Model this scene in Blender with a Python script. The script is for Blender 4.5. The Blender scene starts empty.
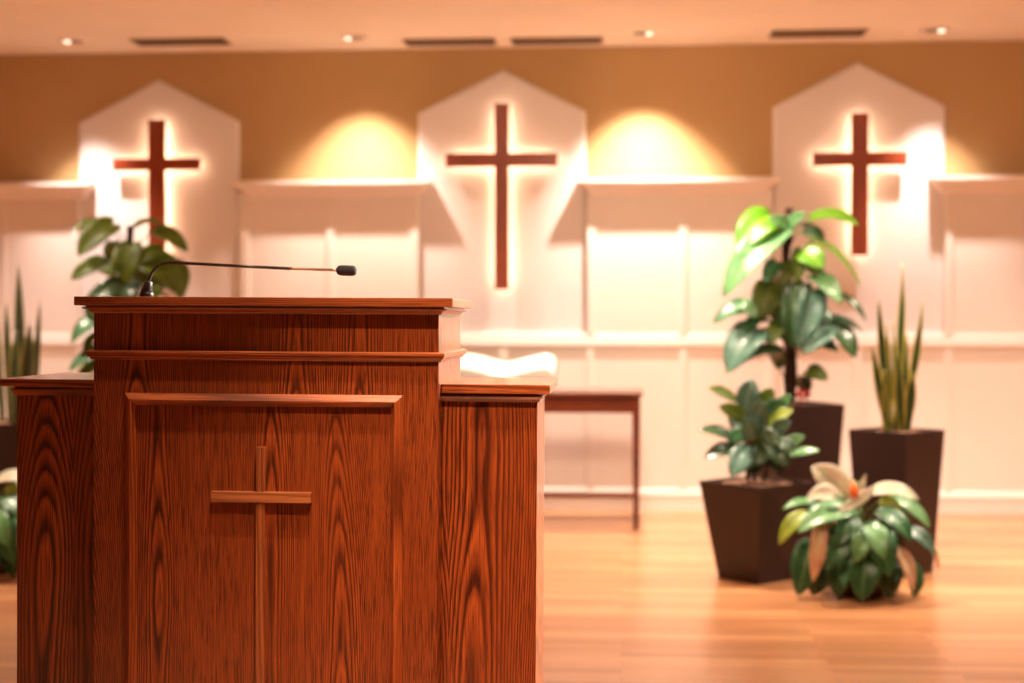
import bpy, bmesh, math, random
from mathutils import Vector, Matrix
R = math.radians
random.seed(7)
scn = bpy.context.scene
C = scn.collection

# ------------------------------------------------------------------ camera
F = 1450.0                      # focal length in pixels of the 1024 px frame
YAW, TILT, H = math.atan(110 / F), math.atan(21.5 / F), 1.10
cam_d = bpy.data.cameras.new('camera'); cam = bpy.data.objects.new('camera', cam_d); C.objects.link(cam)
cam.location = (0, 0, H); cam.rotation_euler = (math.pi / 2 - TILT, 0, YAW)
cam_d.sensor_width = 36; cam_d.lens = 36 * F / 1024
cam_d.clip_start = .05
scn.camera = cam
MR = cam.rotation_euler.to_matrix()

def ray(px, py): return MR @ Vector(((px - 512) / F, -(py - 341.5) / F, -1))
def P(px, py, Y):
    d = ray(px, py); k = Y / d.y
    return Vector((0, 0, H)) + d * k
def PX(px, Y, py=320): return P(px, py, Y).x
def PZ(py, Y, px=512): return P(px, py, Y).z
def PC(px, py, z):
    d = ray(px, py); k = (z - H) / d.z
    return Vector((0, 0, H)) + d * k

D = 8.44                         # the back wall
ZC = PZ(47.7, D)                 # ceiling height
FRONT = 2.60                     # front face of the pulpit

# ------------------------------------------------------------------ objects
def tag(o, label=None, cat=None, group=None, kind=None):
    if label: o['label'] = label
    if cat: o['category'] = cat
    if group: o['group'] = group
    if kind: o['kind'] = kind
    return o
def thing(name, label, cat, loc=(0, 0, 0), group=None, rot=(0, 0, 0)):
    o = bpy.data.objects.new(name, None); C.objects.link(o)
    o.location = loc; o.rotation_euler = rot; o.empty_display_size = .1
    return tag(o, label, cat, group)
def world_of(o):
    m = Matrix.LocRotScale(o.location, o.rotation_euler, None)
    return world_of(o.parent) @ m if o.parent else m
def obj(name, bm, mat, parent=None, bevel=0, smooth=False, local=False, label=None):
    bmesh.ops.remove_doubles(bm, verts=bm.verts, dist=1e-6)
    bmesh.ops.recalc_face_normals(bm, faces=bm.faces)
    if bevel:
        es = [e for e in bm.edges if len(e.link_faces) == 2 and e.calc_face_angle(0) > .5]
        bmesh.ops.bevel(bm, geom=es, offset=bevel, segments=2, affect='EDGES', profile=.6, clamp_overlap=True)
    if parent and not local:
        bm.transform(world_of(parent).inverted())
    me = bpy.data.meshes.new(name); bm.to_mesh(me); bm.free()
    me.materials.append(mat)
    if smooth:
        for p in me.polygons: p.use_smooth = True
    o = bpy.data.objects.new(name, me); C.objects.link(o)
    if parent: o.parent = parent
    if label: o['label'] = label
    return o
def nb(): return bmesh.new()
def box(bm, x0, x1, y0, y1, z0, z1):
    v = [bm.verts.new((x, y, z)) for x in (x0, x1) for y in (y0, y1) for z in (z0, z1)]
    for f in ((0, 1, 3, 2), (4, 6, 7, 5), (0, 4, 5, 1), (2, 3, 7, 6), (0, 2, 6, 4), (1, 5, 7, 3)):
        bm.faces.new([v[i] for i in f])
    return bm
def prism(bm, pts, a0, a1, axis='y'):
    """closed 2D outline pushed from a0 to a1 along an axis"""
    def mk(p, a):
        return {'y': (p[0], a, p[1]), 'x': (a, p[0], p[1]), 'z': (p[0], p[1], a)}[axis]
    A = [bm.verts.new(mk(p, a0)) for p in pts]; B = [bm.verts.new(mk(p, a1)) for p in pts]
    n = len(pts)
    bm.faces.new(A); bm.faces.new(B[::-1])
    for i in range(n):
        bm.faces.new((A[i], A[(i + 1) % n], B[(i + 1) % n], B[i]))
    return bm
def ring(bm, x0, x1, a0, a1, prof, plane='xy', closed=True):
    """profile (out, height) carried round a rectangle with mitred corners"""
    loops = []
    for (o, h) in prof:
        q = [(x0 - o, a0 - o), (x1 + o, a0 - o), (x1 + o, a1 + o), (x0 - o, a1 + o)]
        loops.append([bm.verts.new((x, y, h) if plane == 'xy' else (x, h, y)) for x, y in q])
    n = len(prof)
    for i in range(n if closed else n - 1):
        A, B = loops[i], loops[(i + 1) % n]
        for k in range(4):
            bm.faces.new((A[k], A[(k + 1) % 4], B[(k + 1) % 4], B[k]))
    return bm
def tube(bm, pts, rad, seg=10, cap=True):
    pts = [Vector(p) for p in pts]
    rs = rad if isinstance(rad, (list, tuple)) else [rad] * len(pts)
    rings = []; up = Vector((0, 0, 1))
    for i, p in enumerate(pts):
        t = (pts[min(i + 1, len(pts) - 1)] - pts[max(i - 1, 0)]).normalized()
        a = t.cross(up if abs(t.z) < .95 else Vector((0, 1, 0))).normalized()
        if rings and a.dot(pa) < 0: a = -a
        pa = a
        b = t.cross(a)
        rings.append([bm.verts.new(p + (a * math.cos(k * 2 * math.pi / seg) + b * math.sin(k * 2 * math.pi / seg)) * rs[i]) for k in range(seg)])
    for A, B in zip(rings, rings[1:]):
        for k in range(seg):
            bm.faces.new((A[k], A[(k + 1) % seg], B[(k + 1) % seg], B[k]))
    if cap:
        bm.faces.new(rings[0]); bm.faces.new(rings[-1][::-1])
    return bm
def lathe(bm, prof, c, seg=32, cap=False):
    rings = [[bm.verts.new((c[0] + r * math.cos(k * 2 * math.pi / seg), c[1] + r * math.sin(k * 2 * math.pi / seg), c[2] + z)) for k in range(seg)] for r, z in prof]
    for A, B in zip(rings, rings[1:]):
        for k in range(seg):
            bm.faces.new((A[k], A[(k + 1) % seg], B[(k + 1) % seg], B[k]))
    if cap:
        bm.faces.new(rings[0]); bm.faces.new(rings[-1])
    return bm
def bez(a, b, c, n=10):
    a, b, c = Vector(a), Vector(b), Vector(c)
    return [a * (1 - t) ** 2 + b * 2 * t * (1 - t) + c * t * t for t in (i / n for i in range(n + 1))]

# ------------------------------------------------------------------ materials
class N:
    def __init__(s, name):
        s.m = bpy.data.materials.new(name); s.m.use_nodes = True
        s.t = s.m.node_tree; s.b = s.t.nodes['Principled BSDF']
    def n(s, kind, **kw):
        x = s.t.nodes.new(kind)
        for k, v in kw.items(): setattr(x, k, v)
        return x
    def l(s, a, b): s.t.links.new(a, b)
    def put(s, v, sock):
        if isinstance(v, (int, float, tuple)): sock.default_value = v
        else: s.l(v, sock)
    def math(s, op, a, b=0.0, c=0.0):
        x = s.n('ShaderNodeMath', operation=op)
        s.put(a, x.inputs[0]); s.put(b, x.inputs[1]); s.put(c, x.inputs[2])
        return x.outputs[0]
    def mix(s, f, a, b, mode='MIX'):
        x = s.n('ShaderNodeMix', data_type='RGBA', blend_type=mode)
        s.put(f, x.inputs[0]); s.put(a, x.inputs[6]); s.put(b, x.inputs[7])
        return x.outputs[2]
    def ramp(s, f, stops, interp='LINEAR'):
        x = s.n('ShaderNodeValToRGB'); e = x.color_ramp.elements; x.color_ramp.interpolation = interp
        while len(e) < len(stops): e.new(.5)
        for k, (p, c) in enumerate(stops):
            e[k].position = p; e[k].color = (c[0], c[1], c[2], 1) if isinstance(c, tuple) else (c, c, c, 1)
        s.l(f, x.inputs[0]); return x.outputs[0]
    def noise(s, vec, scale, detail=2, rough=.5):
        x = s.n('ShaderNodeTexNoise'); s.l(vec, x.inputs['Vector'])
        x.inputs['Scale'].default_value = scale; x.inputs['Detail'].default_value = detail
        x.inputs['Roughness'].default_value = rough
        return x.outputs['Fac']
    def mapping(s, vec, scale=(1, 1, 1), loc=(0, 0, 0), rot=(0, 0, 0)):
        x = s.n('ShaderNodeMapping'); s.l(vec, x.inputs['Vector'])
        x.inputs['Scale'].default_value = scale; x.inputs['Location'].default_value = loc
        x.inputs['Rotation'].default_value = rot
        return x.outputs[0]
    def bump(s, h, strength=.1, dist=.01):
        x = s.n('ShaderNodeBump'); x.inputs['Strength'].default_value = strength
        x.inputs['Distance'].default_value = dist
        s.l(h, x.inputs['Height']); s.l(x.outputs[0], s.b.inputs['Normal'])

def plain(name, col, rough=.5, spec=.5, var=.06, scale=6, metal=0):
    n = N(name)
    tc = n.n('ShaderNodeTexCoord').outputs['Object']
    f = n.noise(tc, scale, 4)
    n.l(n.ramp(f, [(.3, tuple(c * (1 - var) for c in col)), (.7, tuple(min(1, c * (1 + var)) for c in col))]), n.b.inputs['Base Color'])
    n.b.inputs['Roughness'].default_value = rough; n.b.inputs['Metallic'].default_value = metal
    n.b.inputs['Specular IOR Level'].default_value = spec
    return n.m

def oak(name, grain='z', off=(0, 0, 0), dark=(.040, .0068, .0024), mid=(.225, .042, .010), light=(.42, .088, .017), period=.20, depth=.022, tilt=.022, freq=400, rough=.33, warp=.012, drift=.5, shift=.28):
    """red oak: yearly rings of a slanting trunk cut by the face, with pores along the grain"""
    n = N(name)
    tc = n.n('ShaderNodeTexCoord').outputs['Object']
    sep0 = n.n('ShaderNodeSeparateXYZ'); n.l(tc, sep0.inputs[0])
    X, Y, Z = sep0.outputs
    if grain == 'x': X, Y, Z = Z, Y, X
    if grain == 'y': X, Y, Z = X, Z, Y
    cmb = n.n('ShaderNodeCombineXYZ')
    n.l(n.math('ADD', X, off[0]), cmb.inputs[0]); n.l(n.math('ADD', Y, off[1]), cmb.inputs[1]); n.l(n.math('ADD', Z, off[2]), cmb.inputs[2])
    v = cmb.outputs[0]
    sep = n.n('ShaderNodeSeparateXYZ'); n.l(v, sep.inputs[0]); x, y, z = sep.outputs
    w1 = n.math('SUBTRACT', n.noise(n.mapping(v, (5, 5, .5)), 1.0, 2), .5)
    w2 = n.math('SUBTRACT', n.noise(n.mapping(v, (34, 34, 4)), 1.0, 2), .5)
    w3 = n.math('SUBTRACT', n.noise(n.mapping(v, (1.5, 1.5, 1.1), loc=(3, 1, 7)), 1.0, 1), .5)
    xx = n.math('PINGPONG', n.math('ADD', n.math('ADD', x, n.math('MULTIPLY', w3, .10 * drift)), 5.0), period)
    xx = n.math('SUBTRACT', xx, n.math('MULTIPLY', period, shift))
    dy = n.math('ADD', n.math('MULTIPLY', z, tilt), n.math('ADD', n.math('MULTIPLY', w3, .10 * (drift + .3)), depth))
    r = n.math('SQRT', n.math('ADD', n.math('MULTIPLY', xx, xx), n.math('MULTIPLY', dy, dy)))
    r = n.math('ADD', r, n.math('MULTIPLY', w1, warp))
    r = n.math('ADD', r, n.math('MULTIPLY', w2, warp * .10))
    g = n.math('FRACT', n.math('MULTIPLY', r, freq))
    base = n.ramp(g, [(0, dark), (.15, dark), (.36, mid), (.75, light), (.93, mid), (1, dark)])
    pores = n.noise(n.mapping(v, (520, 520, 14)), 1.0, 2, .6)
    pf = n.ramp(pores, [(.38, 1.0), (.52, 0.0)])
    c = n.mix(n.math('MULTIPLY', pf, .80), base, (*dark, 1))
    tone = n.noise(n.mapping(v, (14, 14, 1.2), loc=(5, 5, 5)), 1.0, 2)
    c = n.mix(n.ramp(tone, [(.35, .42), (.62, 0.0)]), c, tuple(m * .75 for m in mid) + (1,))
    fl = n.noise(n.mapping(v, (190, 190, 5), loc=(1, 2, 3)), 1.0, 2)
    c = n.mix(n.ramp(fl, [(.5, 0.0), (.72, .35)]), c, (*light, 1))
    n.l(c, n.b.inputs['Base Color'])
    n.b.inputs['Roughness'].default_value = rough
    n.b.inputs['Coat Weight'].default_value = .7; n.b.inputs['Coat Roughness'].default_value = .16
    n.bump(n.math('SUBTRACT', 1.0, pf), .12, .0006)
    return n.m

def floor_mat():
    n = N('oak_strip_floor')
    tc = n.n('ShaderNodeTexCoord').outputs['Object']
    br = n.n('ShaderNodeTexBrick'); n.l(tc, br.inputs['Vector'])
    br.offset = .37; br.offset_frequency = 2; br.squash = 1
    for k, v in (('Scale', 1), ('Brick Width', 1.05), ('Row Height', .0571), ('Mortar Size', .0012), ('Mortar Smooth', .3), ('Bias', -.1)): br.inputs[k].default_value = v
    br.inputs['Color1'].default_value = (0, 0, 0, 1); br.inputs['Color2'].default_value = (1, 1, 1, 1); br.inputs['Mortar'].default_value = (.5, .5, .5, 1)
    tone = br.outputs['Color']
    grain = n.noise(n.mapping(tc, (2.2, 60, 1)), 1.0, 4, .6)
    f = n.math('ADD', n.math('MULTIPLY', tone, .30), n.math('MULTIPLY', grain, .70))
    c = n.ramp(f, [(.25, (.36, .145, .055)), (.5, (.53, .235, .105)), (.78, (.68, .35, .18))])
    c = n.mix(n.math('MULTIPLY', br.outputs['Fac'], .55), c, (.22, .08, .02, 1))
    n.l(c, n.b.inputs['Base Color'])
    n.l(n.ramp(grain, [(.3, .28), (.7, .36)]), n.b.inputs['Roughness'])
    n.b.inputs['Coat Weight'].default_value = .3; n.b.inputs['Coat Roughness'].default_value = .2
    n.bump(n.math('SUBTRACT', 1.0, br.outputs['Fac']), .15, .001)
    return n.m

def leaf_mat(name, edge, body, rib, vein=.35, rough=.3, margin=None, trans=.25, streak=None):
    """u runs across the blade, v from petiole to tip"""
    n = N(name)
    uv = n.n('ShaderNodeTexCoord').outputs['UV']
    sep = n.n('ShaderNodeSeparateXYZ'); n.l(uv, sep.inputs[0])
    a = n.math('ABSOLUTE', n.math('MULTIPLY', n.math('SUBTRACT', sep.outputs[0], .5), 2.0))
    tc = n.n('ShaderNodeTexCoord').outputs['Object']
    nz = n.noise(tc, 22, 3)
    base = n.mix(n.ramp(nz, [(.35, 0.0), (.65, 1.0)]), (*body, 1), (*edge, 1))
    ve = n.math('FRACT', n.math('SUBTRACT', n.math('MULTIPLY', sep.outputs[1], 9.0), n.math('MULTIPLY', a, 2.4)))
    vf = n.ramp(ve, [(0, 1.0), (.14, 0.0), (.86, 0.0), (1, 1.0)])
    base = n.mix(n.math('MULTIPLY', vf, vein), base, (*rib, 1))
    if streak:
        s2 = n.noise(n.mapping(uv, (9, 1.6, 1)), 1.0, 3, .6)
        base = n.mix(n.ramp(s2, [(.46, 0.0), (.56, 1.0)]), base, (*streak, 1))
    base = n.mix(n.ramp(a, [(.03, 1.0), (.10, 0.0)]), base, (*rib, 1))
    if margin:
        base = n.mix(n.ramp(a, [(.72, 0.0), (.84, 1.0)]), base, (*margin, 1))
    n.l(base, n.b.inputs['Base Color'])
    n.b.inputs['Roughness'].default_value = rough
    n.b.inputs['Coat Weight'].default_value = .45; n.b.inputs['Coat Roughness'].default_value = .42
    n.bump(n.math('SUBTRACT', 1.0, vf), .35, .002)
    tr = n.n('ShaderNodeBsdfTranslucent'); n.l(base, tr.inputs['Color'])
    mx = n.n('ShaderNodeMixShader'); mx.inputs[0].default_value = trans
    out = n.t.nodes['Material Output']
    n.l(n.b.outputs[0], mx.inputs[1]); n.l(tr.outputs[0], mx.inputs[2]); n.l(mx.outputs[0], out.inputs['Surface'])
    return n.m

def glow(name, col, strength):
    n = N(name); n.b.inputs['Base Color'].default_value = (*col, 1)
    n.b.inputs['Emission Color'].default_value = (*col, 1); n.b.inputs['Emission Strength'].default_value = strength
    return n.m

M = dict(
    wall=plain('ochre_wall_paint', (.47, .295, .135), .75, .25, .03, 3),
    white=plain('cream_white_trim_paint', (.80, .71, .66), .45, .4, .015, 3),
    gable=plain('pale_blush_panel_paint', (.73, .66, .65), .6, .3, .02, 3),
    ceil=plain('ceiling_paint', (.84, .76, .66), .85, .2, .02, 3),
    side=plain('side_wall_paint', (.55, .36, .20), .8, .2, .02, 3),
    floor=floor_mat(),
    body=oak('oak_pulpit_stiles', off=(.085, 0, .2)),
    panel=oak('oak_pulpit_panel', off=(.195, 0, 1.3), freq=430, depth=.018, tilt=.014, period=.17, shift=.62),
    wing=oak('oak_pulpit_wing', off=(.065, 0, 2.2), period=.18, tilt=.028, depth=.026, freq=360),
    rail=oak('oak_pulpit_rails', 'x', (.1, .2, .3), dark=(.10, .02, .006), mid=(.30, .068, .018), light=(.46, .115, .03), depth=.12, drift=-.25, tilt=.006, warp=.005, freq=420),
    mould=oak('oak_pulpit_stile_moulding', 'z', (.3, .1, .7), dark=(.10, .02, .006), mid=(.30, .062, .015), light=(.46, .11, .026), depth=.12, drift=-.25, tilt=.006, warp=.005, freq=420),
    emblem=oak('oak_small_cross', 'x', (.3, .4, .1), dark=(.20, .055, .02), mid=(.42, .14, .05), light=(.55, .20, .075), depth=.12, drift=-.25, tilt=.006, warp=.005, freq=380),
    emblem_z=oak('oak_small_cross_upright', 'z', (.3, .4, .1), dark=(.12, .03, .010), mid=(.32, .085, .026), light=(.44, .13, .04), depth=.12, drift=-.25, tilt=.006, warp=.005, freq=380),
    cross=oak('cherry_wall_cross', 'z', (.5, .4, .1), dark=(.17, .022, .006), mid=(.30, .045, .010), light=(.36, .06, .014), depth=.12, drift=-.25, tilt=.006, warp=.005, freq=160, rough=.4),
    cross_x=oak('cherry_wall_cross_bar', 'x', (.5, .4, .1), dark=(.17, .022, .006), mid=(.30, .045, .010), light=(.36, .06, .014), depth=.12, drift=-.25, tilt=.006, warp=.005, freq=160, rough=.4),
    table=oak('mahogany_table', 'x', (.2, .6, .1), dark=(.05, .007, .003), mid=(.13, .02, .006), light=(.20, .034, .010), depth=.12, freq=90, rough=.3),
    pot=plain('dark_brown_planter', (.024, .0075, .0055), .5, .45, .12, 14),
    soil=plain('planting_bark', (.20, .11, .075), .95, .1, .5, 60),
    black=plain('black_plastic', (.012, .012, .014), .35, .5, .1, 20),
    foam=plain('microphone_foam', (.028, .030, .040), .9, .3, .5, 900),
    metal=plain('satin_silver_metal', (.45, .44, .40), .28, .5, .05, 20, metal=1),
    neck=plain('dark_gooseneck_metal', (.05, .05, .045), .25, .6, .1, 20, metal=.6),
    stem=plain('mossy_dark_stem', (.035, .014, .010), .9, .2, .5, 50),
    petiole=plain('green_petiole', (.10, .14, .03), .5, .4, .2, 10),
    paper=plain('book_page_paper', (.88, .84, .78), .7, .2, .01, 4),
    cover=plain('brown_leather_cover', (.10, .035, .018), .5, .4, .1, 30),
    vent=plain('vent_grille_metal', (.16, .10, .06), .5, .4, .03, 10),
    ventdark=plain('vent_inside_shade', (.03, .018, .010), .9, .1, .1, 10),
    ringm=plain('downlight_trim_metal', (.80, .72, .64), .35, .5, .03, 10),
    reflm=plain('downlight_dark_baffle', (.10, .07, .06), .4, .5, .05, 10),
    red=plain('red_petals', (.22, .006, .010), .6, .3, .2, 60),
    orange=plain('orange_spadix', (.80, .16, .03), .6, .3, .2, 60),
    twine=plain('basket_weave', (.10, .045, .02), .85, .2, .5, 90),
)
G = dict(
    bright=leaf_mat('bright_green_leaf', (.17, .46, .012), (.10, .36, .012), (.42, .66, .06), .3, .3, trans=.35),
    mid=leaf_mat('mid_green_leaf', (.035, .17, .055), (.020, .11, .04), (.13, .34, .13), .35, .28),
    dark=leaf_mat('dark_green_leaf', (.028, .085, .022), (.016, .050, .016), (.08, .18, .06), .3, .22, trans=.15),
    olive=leaf_mat('olive_green_leaf', (.17, .25, .010), (.10, .16, .007), (.20, .26, .03), .2, .45, trans=.5),
    teal=leaf_mat('blue_green_leaf', (.09, .20, .15), (.045, .125, .085), (.22, .36, .28), .45, .22, trans=.15),
    gloss=leaf_mat('pale_sheen_leaf', (.24, .48, .24), (.13, .36, .14), (.16, .46, .05), .35, .2, trans=.3),  # pale green; on some leaves the gloss is put into this colour
    cream=leaf_mat('cream_variegated_leaf', (.84, .86, .66), (.72, .78, .58), (.34, .56, .22), .2, .4, streak=(.84, .62, .56), trans=.45),
    pink=leaf_mat('pink_striped_leaf', (.74, .36, .26), (.50, .12, .10), (.80, .66, .36), .2, .4, streak=(.82, .74, .46), trans=.3),
    lime=leaf_mat('lime_leaf', (.42, .52, .05), (.30, .42, .04), (.55, .6, .2), .2, .35, trans=.35),
    snake=leaf_mat('snake_plant_leaf', (.030, .085, .022), (.016, .050, .016), (.024, .060, .018), .45, .35, margin=(.52, .40, .06), trans=.05),
    snake_dark=leaf_mat('snake_plant_leaf_dark', (.035, .052, .016), (.018, .030, .010), (.028, .045, .014), .45, .4, margin=(.22, .17, .03), trans=.05),  # darker copy of the snake leaf colours, margin equally wide
)

# ------------------------------------------------------------------ the room
def structure(name, bm, mat, bevel=0):
    return tag(obj(name, bm, mat, bevel=bevel), kind='structure')
XL, XR, YB = -5.6, 5.6, -3.2
structure('floor', box(nb(), XL - .1, XR + .1, YB - .1, D + .1, -.1, 0), M['floor'])
structure('ceiling', box(nb(), XL - .1, XR + .1, YB - .1, D + .1, ZC, ZC + .1), M['ceil'])
structure('wall_back', box(nb(), XL, XR, D, D + .1, 0, ZC), M['wall'])
structure('wall_left', box(nb(), XL - .1, XL, YB, D, 0, ZC), M['side'])
structure('wall_right', box(nb(), XR, XR + .1, YB, D, 0, ZC), M['side'])
structure('wall_front', box(nb(), XL, XR, YB - .1, YB, 0, ZC), M['side'])

wx = lambda px: PX(px, D)
wz = lambda py: PZ(py, D, 560)
wf = lambda py, d=.07: PZ(py, D - d, 560)
z_cor_t, z_cor_b = wf(178.5, .12), wf(194, .08)
z_rail_t, z_rail_b = wf(334), wf(347)
z_base_t = wf(488)
# wainscot backing board and its rails and stiles
FACE = D - .046                    # flat face of the wainscot board
STF = D - .057                     # face of rails and stiles
def stile_box(bm, px0, px1, z0, z1): box(bm, PX(px0, STF), PX(px1, STF), STF, D, z0, z1)
runs = [(-420, 79), (241, 419), (587, 771), (945, 1450)]
bm = nb()
box(bm, XL, XR, FACE, D, 0, z_rail_t - .01)
structure('trim_1', bm, M['white'])
bm = nb()
lower_st = [-80, 2, 80, 162, 245, 330, 414, 503, 590, 683, 772, 858, 949, 1040, 1130]
for c in lower_st: stile_box(bm, c - 4, c + 4, .1, z_rail_b)
structure('trim_2', bm, M['white'], .003)
k = 3
for (a, b) in runs:
    bm = nb(); box(bm, wx(a), wx(b), FACE, D, z_rail_b, z_cor_b + .02)
    structure('trim_%d' % k, bm, M['white']); k += 1
bm = nb()
for c in (2, 82.5 - 8, 245, 330, 414.5, 591, 683, 767, 949, 1040): stile_box(bm, c - 4, c + 4, z_rail_t - .01, z_cor_b)
structure('trim_%d' % k, bm, M['white'], .003); k += 1
bm = nb()
for (a, b) in runs: box(bm, wx(a), wx(b), STF - .001, D, wf(204), z_cor_b + .01)
structure('trim_%d' % k, bm, M['white'], .003); k += 1
# chair rail
RP = [(0, 0), (-.050, 0), (-.053, -.004), (-.061, -.050), (-.062, -.066), (-.059, z_rail_b - z_rail_t), (0, z_rail_b - z_rail_t)]
structure('trim_%d' % k, prism(nb(), [(D + y, z_rail_t + z) for y, z in RP], XL, XR, 'x'), M['white']); k += 1
# baseboard
BP = [(0, z_base_t), (-.050, z_base_t), (-.054, z_base_t - .004), (-.066, z_base_t - .034), (-.066, z_base_t - .040), (-.062, z_base_t - .044), (-.062, .0), (0, 0)]
structure('baseboard_back', prism(nb(), [(D + y, z) for y, z in BP], XL, XR, 'x'), M['white'])
# cornice ledges with mitred returns
def cornice(px0, px1, wall_l=False, wall_r=False):
    global k
    x0, x1 = PX(px0, D - .14), PX(px1, D - .14)
    h = z_cor_t - z_cor_b
    prof = [(0.0, z_cor_b - .01), (.012, z_cor_b), (.024, z_cor_b + h * .18), (.045, z_cor_b + h * .42), (.070, z_cor_b + h * .68), (.084, z_cor_b + h * .72), (.084, z_cor_t), (0, z_cor_t)]
    bm = nb()
    cols = []
    for o, z in prof:
        e0 = x0 + .084 - o if not wall_l else x0; e1 = x1 - .084 + o if not wall_r else x1
        cols.append([bm.verts.new((e0, D, z)), bm.verts.new((e0, STF - o, z)), bm.verts.new((e1, STF - o, z)), bm.verts.new((e1, D, z))])
    for A, B in zip(cols, cols[1:] + cols[:1]):
        for i in range(3): bm.faces.new((A[i], A[i + 1], B[i + 1], B[i]))
    bm.faces.new([c[0] for c in cols]); bm.faces.new([c[3] for c in cols])
    structure('trim_%d' % k, bm, M['white']); k += 1
cornice(-420, 90, True); cornice(232, 430); cornice(577, 780); cornice(931, 1450, False, True)

# gabled wall panels
def gable(x0, x1, xa, ya, ysh, which, face='flat'):
    t = thing('gabled_panel', which, 'wall panel', (wx((x0 + x1) / 2), D - .0015, z_rail_t), 'gabled panels behind the wall crosses')
    a, b, m_ = wx(x0), wx(x1), wx(xa)
    zs, zt = wz(ysh), wz(ya)
    def outline(e):
        sl = (zt - zs) / (m_ - a); q = e * math.sqrt(1 + sl * sl)
        s2 = (zt - zs) / (b - m_); q2 = e * math.sqrt(1 + s2 * s2)
        zl = zs - q + e * sl; zr = zs - q2 + e * s2
        return [(a + e, z_rail_t + .0005), (b - e, z_rail_t + .0005), (b - e, zr), (m_, zt - max(q, q2)), (a + e, zl)]
    bm = nb()
    O, I = outline(0), outline(.018)
    v0 = [bm.verts.new((x, D - .0015, z)) for x, z in O]; v1 = [bm.verts.new((x, D - .012, z)) for x, z in O]; v2 = [bm.verts.new((x, D - .024, z)) for x, z in I]
    for A, B in ((v0, v1), (v1, v2)):
        for i in range(5): bm.faces.new((A[i], A[(i + 1) % 5], B[(i + 1) % 5], B[i]))
    bm.faces.new(v2); bm.faces.new(v0[::-1])
    obj('panel_board', bm, M['gable'], t)
gable(80.5, 240.5, 160, 75, 118, 'pale house-shaped wall panel behind the left cross and leafy plant')
gable(418.5, 586, 503, 70, 112, 'pale house-shaped wall panel behind the tall middle cross')
gable(772, 943.5, 857, 67, 110, 'pale house-shaped wall panel behind the right cross')

# wall crosses
M['led'] = glow('warm_backlight', (1.0, .70, .44), 7.0)
def wall_cross(cx, hw, yt, yb, ya0, ya1, w, label, stand=.07):
    Yf = D - .024 - stand
    S = lambda px: PX(px, Yf); 
    loc = Vector((S(cx), D - .024, PZ(yb, Yf, cx)))
    t = thing('wooden_cross', label, 'cross', loc, 'backlit wooden wall crosses')
    zt, zb, a0, a1 = PZ(yt, Yf, cx), PZ(yb, Yf, cx), PZ(ya1, Yf, cx), PZ(ya0, Yf, cx)
    x0, x1 = S(cx - w / 2), S(cx + w / 2)
    obj('upright', box(nb(), x0, x1, Yf, Yf + .022, zb, zt), M['cross'], t, .003)
    hx0, hx1 = S(cx - hw), S(cx + hw)
    obj('crossbar', box(nb(), hx0, hx1, Yf - .006, Yf + .018, a0, a1), M['cross_x'], t, .003)
    # light strips fixed on the back, shining on the panel
    bm = nb(); e = .015; yb0, yb1 = Yf + .0225, Yf + .0265
    am = (a0 + a1) / 2; hwz = (a1 - a0) / 2 - e
    box(bm, x0 + e, x1 - e, yb0, yb1, zb + e, zt - e)
    box(bm, hx0 + e, x0 + e, yb0, yb1, a0 + e, a1 - e)
    box(bm, x1 - e, hx1 - e, yb0, yb1, a0 + e, a1 - e)
    obj('light_strip', bm, M['led'], t, label='warm white light strip behind the cross')
    for zz in (zb + .10, zt - .08):
        obj('wall_mount', box(nb(), (x0 + x1) / 2 - .008, (x0 + x1) / 2 + .008, Yf + .02, D - .024, zz - .008, zz + .008), M['ringm'], t)
wall_cross(157, 43.5, 119.5, 262, 158.2, 170.4, 17, 'backlit dark wooden cross hung left, its foot behind plant leaves')
wall_cross(501.7, 56, 103, 289.5, 153, 166.8, 14.5, 'tallest backlit dark wooden cross, hung at the middle of the wall')
wall_cross(859.5, 47, 113, 255.5, 152, 165.8, 17.5, 'backlit dark wooden cross hung right, above the snake plant')

# ceiling vents and downlights
def vent(px0, px1, y, label):
    a, b = PC(px0, y, ZC), PC(px1, y, ZC)
    cy = (a.y + b.y) / 2; wd = .085
    t = thing('ceiling_vent', label, 'vent', ((a.x + b.x) / 2, cy, ZC), 'slotted ceiling vents in front of the wall')
    x0, x1 = a.x, b.x
    bm = nb()
    ring(bm, x0, x1, cy - wd, cy + wd, [(0, ZC), (.018, ZC), (.016, ZC - .005), (0, ZC - .006)])
    obj('frame', bm, M['vent'], t)
    obj('duct_shade_plate', box(nb(), x0, x1, cy - wd, cy + wd, ZC - .0015, ZC - .0002), M['ventdark'], t)  # flat dark plate, the shade inside the duct put into its colour
    bm = nb(); n_ = 7
    for i in range(n_):
        yy = cy - wd + (i + .5) * 2 * wd / n_
        prism(bm, [(yy - .004, ZC - .0015), (yy - .002, ZC - .0015), (yy + .006, ZC - .010), (yy + .004, ZC - .010)], x0, x1, 'x')
    obj('slats', bm, M['vent'], t)
vent(136, 226, 41.5, 'dark slotted ceiling vent leftmost, above the left gabled panel')
vent(407, 493, 41.8, 'slotted ceiling vent above the middle cross, on its left')
vent(514, 600, 40.6, 'slotted ceiling vent above the middle cross, on its right')
vent(774, 862, 33, 'dark slotted ceiling vent rightmost, above the right gabled panel')

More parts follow.
